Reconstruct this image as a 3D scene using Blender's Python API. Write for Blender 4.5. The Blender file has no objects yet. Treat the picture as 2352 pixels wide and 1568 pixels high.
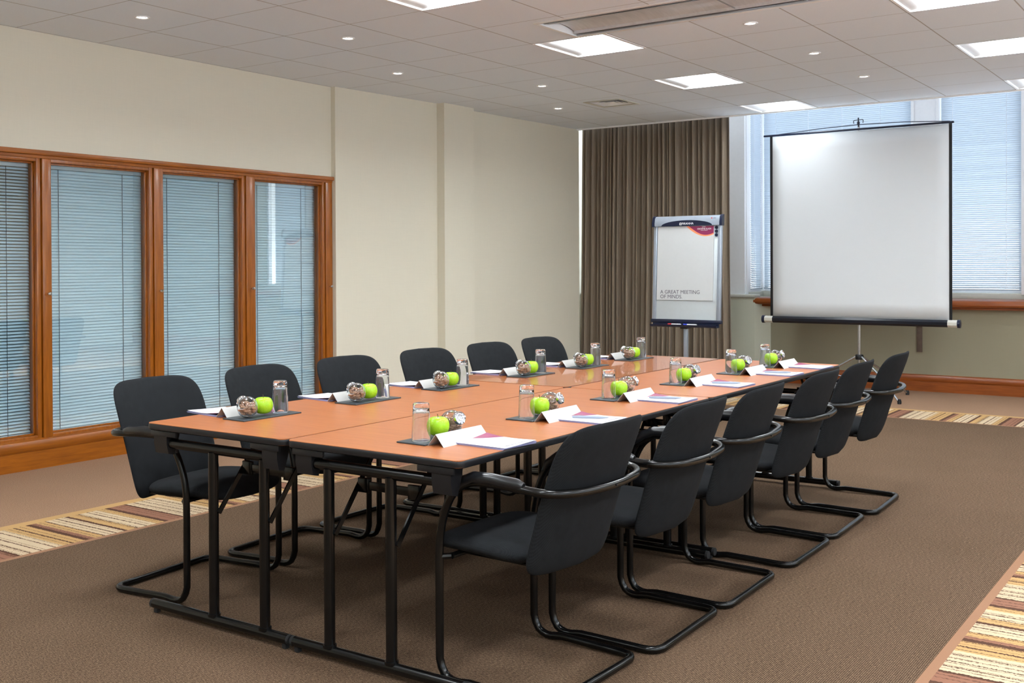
import bpy, bmesh, math, random
from mathutils import Vector, Matrix
random.seed(7)
PI = math.pi
S = bpy.context.scene
COL = S.collection

# ------------------------------------------------------------------ camera
F_PX, CY, PITCH, ROLL, YAW = 2454.7, 629.5, .0078, -.0047, .6112
CAM = Vector((2.7335, -2.5341, 1.3202))
cy_, sy_ = math.cos(YAW), math.sin(YAW)
fw = Vector((-sy_*math.cos(PITCH), cy_*math.cos(PITCH), -math.sin(PITCH)))
rt = Vector((cy_, sy_, 0)); up = rt.cross(fw)
rt, up = rt*math.cos(ROLL)+up*math.sin(ROLL), -rt*math.sin(ROLL)+up*math.cos(ROLL)
cd = bpy.data.cameras.new('camera'); cam = bpy.data.objects.new('camera', cd); COL.objects.link(cam)
cam.matrix_world = Matrix(((rt.x, up.x, -fw.x, CAM.x), (rt.y, up.y, -fw.y, CAM.y), (rt.z, up.z, -fw.z, CAM.z), (0, 0, 0, 1)))
cd.sensor_width = 36; cd.lens = F_PX/2352*36; cd.shift_y = (CY-784)/2352; cd.clip_end = 100
S.camera = cam
# ------------------------------------------------------------------ world, exposure
S.view_settings.view_transform = 'Standard'; S.view_settings.look = 'None'
S.view_settings.gamma = 1; S.view_settings.use_curve_mapping = False
S.view_settings.exposure = 1.1
PANEL_E = 31.5      # ceiling panel emission
SKY_E = 1.7
W = bpy.data.worlds.new('daylight'); S.world = W; W.use_nodes = True
nt = W.node_tree; nt.nodes.clear()
o_ = nt.nodes.new('ShaderNodeOutputWorld'); bg = nt.nodes.new('ShaderNodeBackground')
tc = nt.nodes.new('ShaderNodeTexCoord'); sp = nt.nodes.new('ShaderNodeSeparateXYZ'); cr = nt.nodes.new('ShaderNodeValToRGB')
nt.links.new(tc.outputs['Generated'], sp.inputs[0]); nt.links.new(sp.outputs[2], cr.inputs[0])
cr.color_ramp.elements[0].position = 0.0; cr.color_ramp.elements[0].color = (1.6, 1.75, 1.95, 1)
cr.color_ramp.elements[1].position = .5; cr.color_ramp.elements[1].color = (.74, .88, 1.0, 1)
e = cr.color_ramp.elements.new(.04); e.color = (.92, .97, 1.0, 1)
bg.inputs[1].default_value = SKY_E
nt.links.new(cr.outputs[0], bg.inputs[0]); nt.links.new(bg.outputs[0], o_.inputs[0])

# ------------------------------------------------------------------ helpers
def lin(r, g, b):
    f = lambda c: (c/255/12.92) if c/255 <= .04045 else ((c/255+.055)/1.055)**2.4
    return (f(r), f(g), f(b), 1)

class MB:
    """collects shapes; build() links them as ONE mesh object"""
    def __init__(s): s.bm = bmesh.new()
    def box(s, x0, x1, y0, y1, z0, z1, bev=0, seg=2, mat=None):
        m = Matrix.Translation(((x0+x1)/2, (y0+y1)/2, (z0+z1)/2)) @ Matrix.Diagonal((abs(x1-x0), abs(y1-y0), abs(z1-z0), 1))
        if mat: m = mat @ m
        r = bmesh.ops.create_cube(s.bm, size=1, matrix=m)
        if bev:
            es = list({e for v in r['verts'] for e in v.link_edges})
            bmesh.ops.bevel(s.bm, geom=es, offset=bev, segments=seg, affect='EDGES', profile=.5)
        return s
    def tube(s, pts, r, n=10, closed=False, caps=True, radii=None):
        pts = [Vector(p) for p in pts]; N = len(pts); rings = []; prev = None
        for i, p in enumerate(pts):
            a = pts[i-1] if (i or closed) else p; b = pts[(i+1) % N] if (i < N-1 or closed) else p
            t = (b-a).normalized()
            if prev is None:
                u = t.cross(Vector((0, 0, 1)))
                if u.length < .1: u = t.cross(Vector((1, 0, 0)))
                u.normalize()
            else:
                u = prev-t*prev.dot(t); u.normalize()
            prev = u; v = t.cross(u); rr = radii[i] if radii else r
            rings.append([s.bm.verts.new(p+(u*math.cos(2*PI*k/n)+v*math.sin(2*PI*k/n))*rr) for k in range(n)])
        M = N if closed else N-1
        off = 0
        if closed:
            p0 = rings[0][0].co; off = min(range(n), key=lambda k: (rings[-1][k].co-p0).length)
        for i in range(M):
            A = rings[i]; B = rings[(i+1) % N]; o = off if (closed and i == N-1) else 0
            for k in range(n):
                s.bm.faces.new((A[(k+o) % n], A[(k+1+o) % n], B[(k+1) % n], B[k]))
        if caps and not closed:
            s.bm.faces.new(rings[0][::-1]); s.bm.faces.new(rings[-1])
        return s
    def lathe(s, prof, n=24, mat=None, close=False):
        rings = []
        for r, z in prof:
            if r < 1e-6:
                rings.append([s.bm.verts.new((mat @ Vector((0, 0, z))) if mat else (0, 0, z))]*n); continue
            row = []
            for k in range(n):
                v = Vector((r*math.cos(2*PI*k/n), r*math.sin(2*PI*k/n), z)); row.append(s.bm.verts.new(mat @ v if mat else v))
            rings.append(row)
        for A, B in zip(rings, rings[1:]+([rings[0]] if close else [])):
            for k in range(n):
                vs = []
                for v in (A[k], A[(k+1) % n], B[(k+1) % n], B[k]):
                    if v not in vs: vs.append(v)
                if len(vs) > 2: s.bm.faces.new(vs)
        return s
    def prism(s, poly, axis, a, b, mat=None):
        """extrude 2D polygon along axis (0/1/2) from a to b"""
        def P(u, v, w):
            c = [0, 0, 0]; o = [i for i in range(3) if i != axis]; c[o[0]] = u; c[o[1]] = v; c[axis] = w
            return mat @ Vector(c) if mat else Vector(c)
        A = [s.bm.verts.new(P(u, v, a)) for u, v in poly]; B = [s.bm.verts.new(P(u, v, b)) for u, v in poly]
        s.bm.faces.new(A); s.bm.faces.new(B[::-1])
        for i in range(len(poly)):
            j = (i+1) % len(poly); s.bm.faces.new((A[i], B[i], B[j], A[j]))
        return s
    def grid(s, fn, nu, nv, wrapu=False):
        g = [[s.bm.verts.new(fn(i/(nu if wrapu else nu-1), j/(nv-1))) for j in range(nv)] for i in range(nu)]
        for i in range(nu if wrapu else nu-1):
            for j in range(nv-1):
                s.bm.faces.new((g[i][j], g[(i+1) % nu][j], g[(i+1) % nu][j+1], g[i][j+1]))
        return g
    def build(s, name, mat, parent=None, ang=40, mat2=None):
        bmesh.ops.recalc_face_normals(s.bm, faces=s.bm.faces)
        me = bpy.data.meshes.new(name); s.bm.to_mesh(me); s.bm.free()
        me.materials.append(mat)
        if mat2: me.materials.append(mat2)
        me.polygons.foreach_set('use_smooth', [True]*len(me.polygons))
        me.set_sharp_from_angle(angle=math.radians(ang))
        o = bpy.data.objects.new(name, me); COL.objects.link(o)
        if parent: o.parent = parent
        return o

def tag(o, label, cat, group=None, kind=None):
    if label: o['label'] = label
    if cat: o['category'] = cat
    if group: o['group'] = group
    if kind: o['kind'] = kind
    return o
def thing(name, label, cat, loc=(0, 0, 0), rz=0, group=None):
    o = bpy.data.objects.new(name, None); COL.objects.link(o); o.location = loc; o.rotation_euler = (0, 0, rz)
    o.empty_display_size = .05
    return tag(o, label, cat, group)
def struct(o): o['kind'] = 'structure'; return o
def copy_tree(o, parent=None):
    c = o.copy(); COL.objects.link(c); c.parent = parent
    for ch in list(o.children): copy_tree(ch, c)
    return c
def place(proto, used, loc, rz, label, group=None):
    o = proto if not used else copy_tree(proto)
    o.location = loc; o.rotation_euler = (0, 0, rz); o['label'] = label
    if group: o['group'] = group
    return o
def fillet(pts, rad, seg=6, closed=False):
    out = []; N = len(pts); pts = [Vector(p) for p in pts]
    for i, p in enumerate(pts):
        r = rad[i] if isinstance(rad, (list, tuple)) else rad
        if (not closed and i in (0, N-1)) or r == 0: out.append(p); continue
        a = (pts[i-1]-p); b = (pts[(i+1) % N]-p); la, lb = a.length, b.length; a.normalize(); b.normalize()
        th = a.angle(b); d = min(r/math.tan(th/2), la*.49, lb*.49)
        A, B = p+a*d, p+b*d
        for k in range(seg+1):
            t = k/seg; out.append(A*(1-t)**2+p*2*t*(1-t)+B*t*t)
    return out
def rrect(w, h, r, seg=5):
    P = []
    for cx, cy, a0 in ((w/2-r, h/2-r, 0), (-w/2+r, h/2-r, 90), (-w/2+r, -h/2+r, 180), (w/2-r, -h/2+r, 270)):
        for k in range(seg+1):
            a = math.radians(a0+90*k/seg); P.append((cx+r*math.cos(a), cy+r*math.sin(a)))
    return P

# ------------------------------------------------------------------ materials
class NT:
    def __init__(s, name):
        s.m = bpy.data.materials.new(name); s.m.use_nodes = True; s.t = s.m.node_tree; s.t.nodes.clear()
        s.out = s.t.nodes.new('ShaderNodeOutputMaterial')
    def n(s, ty, **kw):
        x = s.t.nodes.new('ShaderNode'+ty)
        for k, v in kw.items(): setattr(x, k, v)
        return x
    def put(s, sock, v):
        if hasattr(v, 'is_output') or isinstance(v, bpy.types.NodeSocket): s.t.links.new(v, sock)
        elif v is not None: sock.default_value = v
    def math(s, op, a, b=None, c=None):
        x = s.n('Math', operation=op); s.put(x.inputs[0], a)
        if b is not None: s.put(x.inputs[1], b)
        if c is not None: s.put(x.inputs[2], c)
        return x.outputs[0]
    def mix(s, f, a, b, bt='MIX'):
        x = s.n('Mix', data_type='RGBA', blend_type=bt); s.put(x.inputs[0], f); s.put(x.inputs[6], a); s.put(x.inputs[7], b)
        return x.outputs[2]
    def coord(s, which='Object', scale=None):
        c = s.n('TexCoord').outputs[which]
        if scale:
            m = s.n('Mapping'); s.t.links.new(c, m.inputs[0]); m.inputs['Scale'].default_value = scale; c = m.outputs[0]
        return c
    def noise(s, vec, scale, detail=2, rough=.5):
        x = s.n('TexNoise'); s.put(x.inputs['Vector'], vec); x.inputs['Scale'].default_value = scale
        x.inputs['Detail'].default_value = detail; x.inputs['Roughness'].default_value = rough
        return x.outputs[0]
    def ramp(s, f, stops, const=False):
        x = s.n('ValToRGB'); s.put(x.inputs[0], f); r = x.color_ramp
        if const: r.interpolation = 'CONSTANT'
        while len(r.elements) > 1: r.elements.remove(r.elements[-1])
        r.elements[0].position = stops[0][0]; r.elements[0].color = stops[0][1]
        for p, c in stops[1:]:
            e = r.elements.new(p); e.color = c
        return x.outputs[0]
    def bump(s, h, strength=.2, dist=.002):
        x = s.n('Bump'); s.put(x.inputs['Height'], h); x.inputs['Strength'].default_value = strength; x.inputs['Distance'].default_value = dist
        return x.outputs[0]
    def bsdf(s, color, rough=.5, metal=0, spec=.5, normal=None, **kw):
        b = s.n('BsdfPrincipled'); s.put(b.inputs['Base Color'], color); s.put(b.inputs['Roughness'], rough)
        s.put(b.inputs['Metallic'], metal); s.put(b.inputs['Specular IOR Level'], spec)
        if normal is not None: s.put(b.inputs['Normal'], normal)
        for k, v in kw.items(): s.put(b.inputs[k.replace('_', ' ')], v)
        return b.outputs[0]
    def done(s, sh): s.t.links.new(sh, s.out.inputs[0]); return s.m
M = {}
def simple(name, col, rough=.5, metal=0, spec=.5, vary=.06, nscale=30, bump=0, **kw):
    t = NT(name); nz = t.noise(t.coord(), nscale, 3)
    c2 = tuple(x*(1-vary*2) for x in col[:3])+(1,); c1 = tuple(min(1, x*(1+vary)) for x in col[:3])+(1,)
    c = t.mix(nz, c2, c1)
    nrm = t.bump(nz, bump) if bump else None
    M[name] = t.done(t.bsdf(c, rough, metal, spec, nrm, **kw)); return M[name]

def wallpaper(name, col):
    t = NT(name); c = t.coord()
    a = t.noise(t.coord(scale=(260, 260, 6)), 1, 2); b = t.noise(t.coord(scale=(6, 6, 260)), 1, 2)
    w = t.math('ADD', a, b); f = t.math('MULTIPLY', w, .5)
    d = tuple(x*.93 for x in col[:3])+(1,); l = tuple(min(1, x*1.05) for x in col[:3])+(1,)
    M[name] = t.done(t.bsdf(t.mix(f, d, l), .75, spec=.25, normal=t.bump(f, .12, .001)))
wallpaper('wallpaper', lin(224, 219, 202))
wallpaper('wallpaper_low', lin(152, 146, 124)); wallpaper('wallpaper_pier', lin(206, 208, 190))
simple('white_paint', lin(244, 245, 247), .35, vary=.02)
simple('beige_paint', lin(196, 196, 186), .4, vary=.02)
# ceiling tiles with grid
GX, GY, TT = -3.26, 1.30, .6
t = NT('ceiling_tiles'); sx = t.n('SeparateXYZ'); t.put(sx.inputs[0], t.coord())
def gline(v, o, w):
    m = t.math('FLOORED_MODULO', t.math('ADD', v, -o+w/2), TT); return t.math('LESS_THAN', m, w)
gl = t.math('MAXIMUM', gline(sx.outputs[0], GX, .009), gline(sx.outputs[1], GY, .006))
nz = t.noise(t.coord(), 220, 3)
base = t.mix(nz, lin(222, 231, 242), lin(236, 244, 253))
M['ceiling_tiles'] = t.done(t.bsdf(t.mix(gl, base, lin(176, 176, 178)), .8, spec=.2, normal=t.bump(t.math('ADD', t.math('MULTIPLY', nz, .15), t.math('MULTIPLY', gl, -1)), .5, .003)))
simple('ceiling_plain', lin(205, 205, 205), .8)
# timber
def timber(name, c1, c2, rough, axis):
    t = NT(name); sc = [9, 9, 9]; sc[axis] = .9
    n1 = t.noise(t.coord(scale=tuple(sc)), 5, 4, .6); sc2 = [120, 120, 120]; sc2[axis] = 4
    n2 = t.noise(t.coord(scale=tuple(sc2)), 1, 2)
    f = t.math('ADD', t.math('MULTIPLY', n1, .7), t.math('MULTIPLY', n2, .3))
    M[name] = t.done(t.bsdf(t.ramp(f, [(.3, c1), (.7, c2)]), rough, spec=.5, Coat_Weight=.3, Coat_Roughness=.15))
timber('timber_y', lin(126, 66, 5), lin(170, 96, 14), .35, 1)
timber('timber_z', lin(126, 66, 5), lin(170, 96, 14), .35, 2)
timber('timber_x', lin(122, 58, 16), lin(164, 86, 30), .35, 0)
# table laminate: fine grain runs across the table
def laminate(name, rough, coat):
    t = NT(name)
    n1 = t.noise(t.coord(scale=(1.2, 22, 1)), 6, 4, .6); n2 = t.noise(t.coord(scale=(9, 330, 1)), 1, 2, .5); n3 = t.noise(t.coord(scale=(2, 60, 1)), 1, 2)
    f = t.math('ADD', t.math('ADD', t.math('MULTIPLY', n1, .4), t.math('MULTIPLY', n2, .3)), t.math('MULTIPLY', n3, .3))
    c = t.ramp(f, [(.32, lin(145, 82, 41)), (.5, lin(163, 95, 51)), (.7, lin(177, 109, 62))])
    M[name] = t.done(t.bsdf(c, rough, spec=.35, Coat_Weight=coat, Coat_Roughness=.05))
laminate('laminate_satin', .34, 0)
laminate('laminate_polished', .26, .45)
simple('black_plastic', lin(24, 24, 27), .4, spec=.35, vary=.1)
simple('black_metal', lin(11, 11, 11), .22, spec=.38, vary=.15, nscale=12)
simple('black_arm', lin(24, 25, 28), .3, spec=.5, vary=.12)
simple('steel', lin(190, 192, 196), .25, metal=1, vary=.04)
simple('chrome', lin(225, 226, 230), .08, metal=1, vary=.02)
simple('dull_steel', lin(118, 106, 98), .5, metal=.6, vary=.15)
simple('case_black', lin(10, 15, 28), .28, vary=.05)
simple('navy_plastic', lin(16, 25, 50), .3, vary=.05)
simple('grey_metal', lin(168, 178, 192), .3, metal=.5, vary=.03)
simple('white_metal', lin(236, 238, 240), .35, vary=.01)
simple('board_white', lin(206, 214, 218), .2, vary=.02)
simple('paper_white', lin(208, 207, 211), .7, vary=.015, spec=.2)
simple('flip_paper', lin(196, 198, 199), .7, vary=.015, spec=.2)
simple('card_white', lin(188, 186, 184), .7, vary=.01, spec=.2)
simple('paper_edge', lin(150, 150, 190), .8, vary=.05)
simple('slate', lin(50, 58, 64), .45, vary=.2, nscale=60, bump=.2)
simple('maroon', lin(132, 34, 80), .5, vary=.05)
simple('orange_ink', lin(240, 140, 96), .5, vary=.05)
simple('pink_ink', lin(214, 96, 132), .5, vary=.05)
simple('black_ink', lin(40, 38, 44), .6, vary=.05)
simple('grey_ink', lin(90, 84, 96), .6, vary=.05)
simple('white_ink', lin(245, 245, 248), .5, vary=.01)
simple('red_plastic', lin(200, 40, 50), .4, vary=.05)
simple('blue_plastic', lin(40, 60, 190), .4, vary=.05)
simple('pen_grey', lin(150, 160, 178), .3, vary=.03)
simple('screen_fabric', lin(216, 220, 224), .8, spec=.1, vary=.008, nscale=3)
simple('label_silver', lin(214, 214, 206), .35, metal=.2, vary=.05)
simple('stem_brown', lin(70, 60, 25), .7)
simple('biscuit', lin(206, 164, 130), .6, vary=.2, nscale=60)
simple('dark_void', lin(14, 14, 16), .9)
simple('black_rubber', lin(20, 20, 22), .7)
# apple
t = NT('apple_skin'); n1 = t.noise(t.coord(scale=(60, 60, 14)), 1, 3); n2 = t.noise(t.coord(), 420, 1)
c = t.mix(n1, lin(128, 186, 10), lin(176, 218, 34)); spk = t.math('GREATER_THAN', n2, .70)
M['apple_skin'] = t.done(t.bsdf(t.mix(spk, c, lin(206, 226, 120)), .25, spec=.5, Subsurface_Weight=.05))
# fabric weave
def fabric(name, c1, c2):
    t = NT(name); s2 = t.n('SeparateXYZ'); t.put(s2.inputs[0], t.coord())
    a = t.math('SINE', t.math('MULTIPLY', s2.outputs[1], 1500)); b = t.math('SINE', t.math('MULTIPLY', s2.outputs[2], 1500))
    x = t.math('SINE', t.math('MULTIPLY', s2.outputs[0], 1500))
    w = t.math('ADD', t.math('MULTIPLY', a, t.math('ADD', b, x)), .0); w = t.math('MULTIPLY_ADD', w, .25, .5)
    nz = t.noise(t.coord(), 35, 3); f = t.math('ADD', t.math('MULTIPLY', w, .7), t.math('MULTIPLY', nz, .3))
    M[name] = t.done(t.bsdf(t.mix(f, c1, c2), .9, spec=.12, normal=t.bump(w, .06, .001)))
fabric('charcoal_fabric', lin(5, 5, 6), lin(44, 46, 49))
# curtain
t = NT('curtain_cloth'); w = t.n('TexWave', wave_type='BANDS', bands_direction='Z'); t.put(w.inputs[0], t.coord()); w.inputs['Scale'].default_value = 60
nz = t.noise(t.coord(scale=(40, 40, 2)), 1, 3)
c = t.mix(t.math('MULTIPLY_ADD', w.outputs[1], .25, t.math('MULTIPLY', nz, .75)), lin(102, 88, 74), lin(166, 150, 130))
b1 = t.bsdf(c, .55, spec=.4, Sheen_Weight=.2); tr = t.n('BsdfTranslucent'); t.put(tr.inputs[0], c)
mx = t.n('MixShader'); mx.inputs[0].default_value = .04; t.t.links.new(b1, mx.inputs[1]); t.t.links.new(tr.outputs[0], mx.inputs[2])
M['curtain_cloth'] = t.done(mx.outputs[0])
# blinds
def blindmat(name, col, trans):
    t = NT(name); b1 = t.bsdf(col, .35, spec=.5); tr = t.n('BsdfTranslucent'); t.put(tr.inputs[0], col)
    mx = t.n('MixShader'); mx.inputs[0].default_value = trans; t.t.links.new(b1, mx.inputs[1]); t.t.links.new(tr.outputs[0], mx.inputs[2])
    M[name] = t.done(mx.outputs[0])
blindmat('blind_white', lin(190, 200, 210), .2)
blindmat('blind_blue', lin(206, 236, 250), .05)
simple('cord', lin(60, 84, 100), .7); simple('cord_white', lin(240, 244, 250), .7)
# thin glass: clear with fresnel reflection
def thin_glass(name, tint, power=1.0, rough=0.0, base=0.0):
    t = NT(name); lw = t.n('LayerWeight'); lw.inputs[0].default_value = .5
    fr = t.math('MULTIPLY_ADD', t.math('POWER', lw.outputs[1], 5), .95, .045)
    tr = t.n('BsdfTransparent'); tr.inputs[0].default_value = tint; gl = t.n('BsdfGlossy'); gl.inputs['Roughness'].default_value = rough
    gl.inputs[0].default_value = (1, 1, 1, 1); mx = t.n('MixShader')
    t.put(mx.inputs[0], t.math('MINIMUM', t.math('MULTIPLY_ADD', fr, power, base), 1))
    t.t.links.new(tr.outputs[0], mx.inputs[1]); t.t.links.new(gl.outputs[0], mx.inputs[2]); M[name] = t.done(mx.outputs[0])
thin_glass('pane_glass', (.97, .98, .98, 1), 1.0, 0, .05)
t = NT('tumbler_wall'); lw = t.n('LayerWeight'); lw.inputs[0].default_value = .35
tr = t.n('BsdfTransparent'); t.put(tr.inputs[0], t.ramp(lw.outputs[1], [(0, (.985, .99, .995, 1)), (.7, (.95, .96, .97, 1)), (.93, (.62, .65, .69, 1)), (1, (.28, .31, .34, 1))]))
gl = t.n('BsdfGlossy'); gl.inputs['Roughness'].default_value = .02; mx = t.n('MixShader')
t.put(mx.inputs[0], t.math('MULTIPLY_ADD', t.math('POWER', lw.outputs[1], 7), .8, .03)); t.t.links.new(tr.outputs[0], mx.inputs[1]); t.t.links.new(gl.outputs[0], mx.inputs[2])
M['tumbler_wall'] = t.done(mx.outputs[0])
t = NT('jar_glass'); lw = t.n('LayerWeight'); lw.inputs[0].default_value = .5; vz = t.noise(t.coord(), 90, 1)
tr = t.n('BsdfTransparent'); t.put(tr.inputs[0], t.ramp(lw.outputs[1], [(0, (.97, .97, .97, 1)), (.6, (.90, .90, .90, 1)), (1, (.45, .45, .46, 1))]))
gl = t.n('BsdfGlossy'); gl.inputs['Roughness'].default_value = .04; mx = t.n('MixShader'); t.put(gl.inputs['Normal'], t.bump(vz, .5, .004))
t.put(mx.inputs[0], t.math('MULTIPLY_ADD', t.math('POWER', lw.outputs[1], 3), .75, .12)); t.t.links.new(tr.outputs[0], mx.inputs[1]); t.t.links.new(gl.outputs[0], mx.inputs[2])
M['jar_glass'] = t.done(mx.outputs[0])
t = NT('solid_glass'); g = t.n('BsdfGlass'); g.inputs['IOR'].default_value = 1.5; g.inputs['Roughness'].default_value = .0
g.inputs[0].default_value = (.97, .98, 1, 1); M['solid_glass'] = t.done(g.outputs[0])
# emitters
def emit(name, col, st):
    t = NT(name); e = t.n('Emission'); e.inputs[0].default_value = col; e.inputs[1].default_value = st; M[name] = t.done(e.outputs[0])
emit('panel_light', (.90, .965, 1, 1), PANEL_E); emit('panel_light_soft', (.90, .965, 1, 1), PANEL_E*.3); emit('halogen', (1, .93, .82, 1), 40)
# brushed metal
t = NT('brushed_metal'); nz = t.noise(t.coord(scale=(14, .6, 14)), 3, 4, .7); nf = t.noise(t.coord(scale=(300, 2, 300)), 1, 2)
M['brushed_metal'] = t.done(t.bsdf(t.mix(nz, lin(196, 196, 198), lin(238, 238, 240)), t.math('MULTIPLY_ADD', nf, .15, .25), metal=.45))
# carpet
def carpet():
    t = NT('carpet'); c = t.coord(); s2 = t.n('SeparateXYZ'); t.put(s2.inputs[0], c); x, y = s2.outputs[0], s2.outputs[1]
    def rng(v, a, b):   # 1 inside a..b
        return t.math('MULTIPLY', t.math('GREATER_THAN', v, a), t.math('LESS_THAN', v, b))
    X0, X1, Y1 = -1.90, 1.84, 6.86; B = .63
    field = t.math('MULTIPLY', rng(x, X0, X1), t.math('LESS_THAN', y, Y1))
    outer = t.math('MULTIPLY', rng(x, X0-B, X1+B), t.math('LESS_THAN', y, Y1+B))
    ring = t.math('SUBTRACT', outer, field)
    yel = t.math('SUBTRACT', outer, t.math('MULTIPLY', rng(x, X0-B+.075, X1+B-.075), t.math('LESS_THAN', y, Y1+B-.075)))
    pnk = t.math('SUBTRACT', t.math('MULTIPLY', rng(x, X0-.035, X1+.035), t.math('LESS_THAN', y, Y1+.03)), field)
    # along coordinate: y on the side bands, x on the far band
    far = t.math('GREATER_THAN', y, Y1)
    ragn = t.noise(c, 110, 2); rag = t.math('MULTIPLY', t.math('SUBTRACT', ragn, .5), .022)
    u = t.math('ADD', t.math('MULTIPLY', y, t.math('SUBTRACT', 1, far)), t.math('MULTIPLY', x, far)); ur = t.math('ADD', u, rag)
    cream, tan, mauve, dark = lin(222, 200, 168), lin(206, 166, 110), lin(150, 104, 86), lin(62, 34, 32)
    st = []; p = 0
    pat = [(tan, .05), (dark, .03), (mauve, .1), (dark, .02), (cream, .045), (dark, .008), (cream, .05), (dark, .008), (cream, .07), (dark, .01), (cream, .04), (tan, .05), (dark, .012),
           (tan, .06), (dark, .035), (mauve, .03), (tan, .05), (dark, .01), (cream, .06), (dark, .008), (cream, .05), (dark, .02), (tan, .06), (dark, .01), (cream, .05), (dark, .008), (cream, .06), (mauve, .0)]
    tot = sum(w for _, w in pat)
    for col, w in pat:
        if w > 0: st.append((p/tot, col)); p += w
    per = .92
    v = t.math('DIVIDE', t.math('FLOORED_MODULO', ur, per), per); bands = t.ramp(v, st, True)
    tl = t.math('LESS_THAN', t.math('FLOORED_MODULO', t.math('ADD', ur, t.math('MULTIPLY', t.noise(t.math('MULTIPLY', u, 1.0), 9, 0), .06)), .034), .005)
    bands = t.mix(t.math('MULTIPLY', tl, .75), bands, dark)
    # field: fine ridges along y with dotted breaks
    rd = t.math('SINE', t.math('MULTIPLY', x, 2*PI/.0066)); dt = t.noise(t.coord(scale=(90, 210, 1)), 1, 2)
    fine = t.noise(c, 330, 2, .7); med = t.noise(c, 2.0, 3)
    rf = t.math('ADD', t.math('MULTIPLY_ADD', rd, .17, .1), t.math('MULTIPLY', dt, .8)); rf = t.math('MULTIPLY_ADD', t.math('SUBTRACT', fine, .5), 1.0, rf)
    fieldc = t.ramp(rf, [(.2, lin(40, 28, 20)), (.5, lin(86, 67, 51)), (.85, lin(148, 124, 100))])
    outc = t.ramp(t.math('ADD', t.math('MULTIPLY', fine, .8), t.math('MULTIPLY', dt, .2)), [(.34, lin(104, 76, 58)), (.5, lin(152, 119, 95)), (.66, lin(196, 162, 134))])
    col = t.mix(outer, outc, bands); col = t.mix(yel, col, lin(208, 168, 112)); col = t.mix(pnk, col, lin(164, 122, 96)); col = t.mix(field, col, fieldc)
    col = t.mix(t.math('MULTIPLY_ADD', med, .3, -.05), col, tuple(q*.62 for q in lin(150, 120, 100)[:3])+(1,))
    col = t.mix(t.math('MULTIPLY', t.math('MULTIPLY', fine, .5), ring), col, lin(120, 90, 66), 'MIX')
    h = t.math('ADD', fine, t.math('MULTIPLY', rf, field))
    M['carpet'] = t.done(t.bsdf(col, .95, spec=.08, normal=t.bump(h, .5, .003)))
carpet()

# ------------------------------------------------------------------ setting
ZC = 2.876; WX = -3.87; YF = 9.0; YC = 7.92; XR = 5.6; YB = -5.2
struct(MB().box(-6.2, XR+.1, YB-.1, 9.8, -.1, 0).build('floor', M['carpet']))
# ceiling with openings for the recessed fittings
panels = [(px0, py0) for px0 in (-1.46, .94, 3.34) for py0 in (5.5, 7.3, 3.7, 1.9, .1, -1.7, -3.5)]  # unseen panels carry on the visible rows, added to light the room
SLOT = (-1.075, 2.535, 3.19, 3.68); VENT = (-2.56, -2.16, 6.21, 6.61)
downs = [(-2.96, 1.6), (-2.36, 2.8), (-2.96, 4.0), (-2.36, 5.2), (-2.96, 6.4), (.04, 4.0), (.04, 5.2), (.04, 6.4)]
holes = [(a+.006, a+.594, b+.006, b+.594) for a, b in panels]+[SLOT, VENT]+[(a-.03, a+.03, b-.03, b+.03) for a, b in downs]
xs = sorted({WX-.05, XR}|{h[0] for h in holes}|{h[1] for h in holes}); ys = sorted({YB, YC}|{h[2] for h in holes}|{h[3] for h in holes})
mb = MB(); vc = {}
def V(x, y):
    if (x, y) not in vc: vc[(x, y)] = mb.bm.verts.new((x, y, ZC))
    return vc[(x, y)]
for i in range(len(xs)-1):
    for j in range(len(ys)-1):
        cx, cy = (xs[i]+xs[i+1])/2, (ys[j]+ys[j+1])/2
        if any(h[0] < cx < h[1] and h[2] < cy < h[3] for h in holes): continue
        mb.bm.faces.new((V(xs[i], ys[j]), V(xs[i+1], ys[j]), V(xs[i+1], ys[j+1]), V(xs[i], ys[j+1])))
struct(mb.build('ceiling', M['ceiling_tiles']))
struct(MB().box(WX-.4, XR, YB, YC-.001, ZC+.16, ZC+.2).build('ceiling', M['ceiling_plain']))       # slab above the tiles
struct(MB().box(WX-.5, XR, YC, YC+.02, ZC-.012, 3.4).box(WX-.5, XR, YC+.02, 9.8, 3.38, 3.4).build('ceiling', M['white_paint']))
struct(MB().box(WX-.0, XR, YC-.022, YC, ZC-.006, ZC+.02).build('trim_1', M['white_paint']))
# left wall: above the glazed partition, then the stepped plaster parts
wl = MB()
wl.box(WX-.12, WX, YB, .62, 0, ZC+.02); wl.box(WX-.12, WX, .62, 4.165, 2.09, ZC+.02)
wl.prism([(-3.99, 4.165), (-3.82, 4.165), (-3.724, 5.44), (-3.634, 5.44), (-3.628, 5.90), (-3.75, 5.90), (-3.67, 7.95), (-4.20, 7.95), (-4.20, 9.7), (-4.4, 9.7), (-4.4, 4.165)], 2, 0, ZC+.5)
struct(wl.build('wall_left', M['wallpaper']))
struct(MB().box(-5.7, -5.6, YB, 9.3, 0, 3.0).box(-5.6, -4.0, -.4, -.3, 0, 3).box(-5.6, -4.0, 4.9, 5.0, 0, 3).box(-5.7, -4.0, -.4, 5, 2.9, 3.0).build('wall_corridor', M['beige_paint']))
rw = MB().box(XR, XR+.1, YB, 9.8, 0, .95).box(XR, XR+.1, YB, 9.8, 2.6, 3.4)
ADDED_RWN = [(-4.6, -2.4), (-2.1, .1), (.4, 2.6), (2.9, 5.1)]  # made-up windows in the unseen right wall, put in to bring daylight
e_ = [YB]+[q for p in ADDED_RWN for q in p]+[9.8]
for k in range(0, len(e_), 2): rw.box(XR, XR+.1, e_[k], e_[k+1], .95, 2.6)
struct(rw.build('wall_right', M['wallpaper']))
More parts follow.
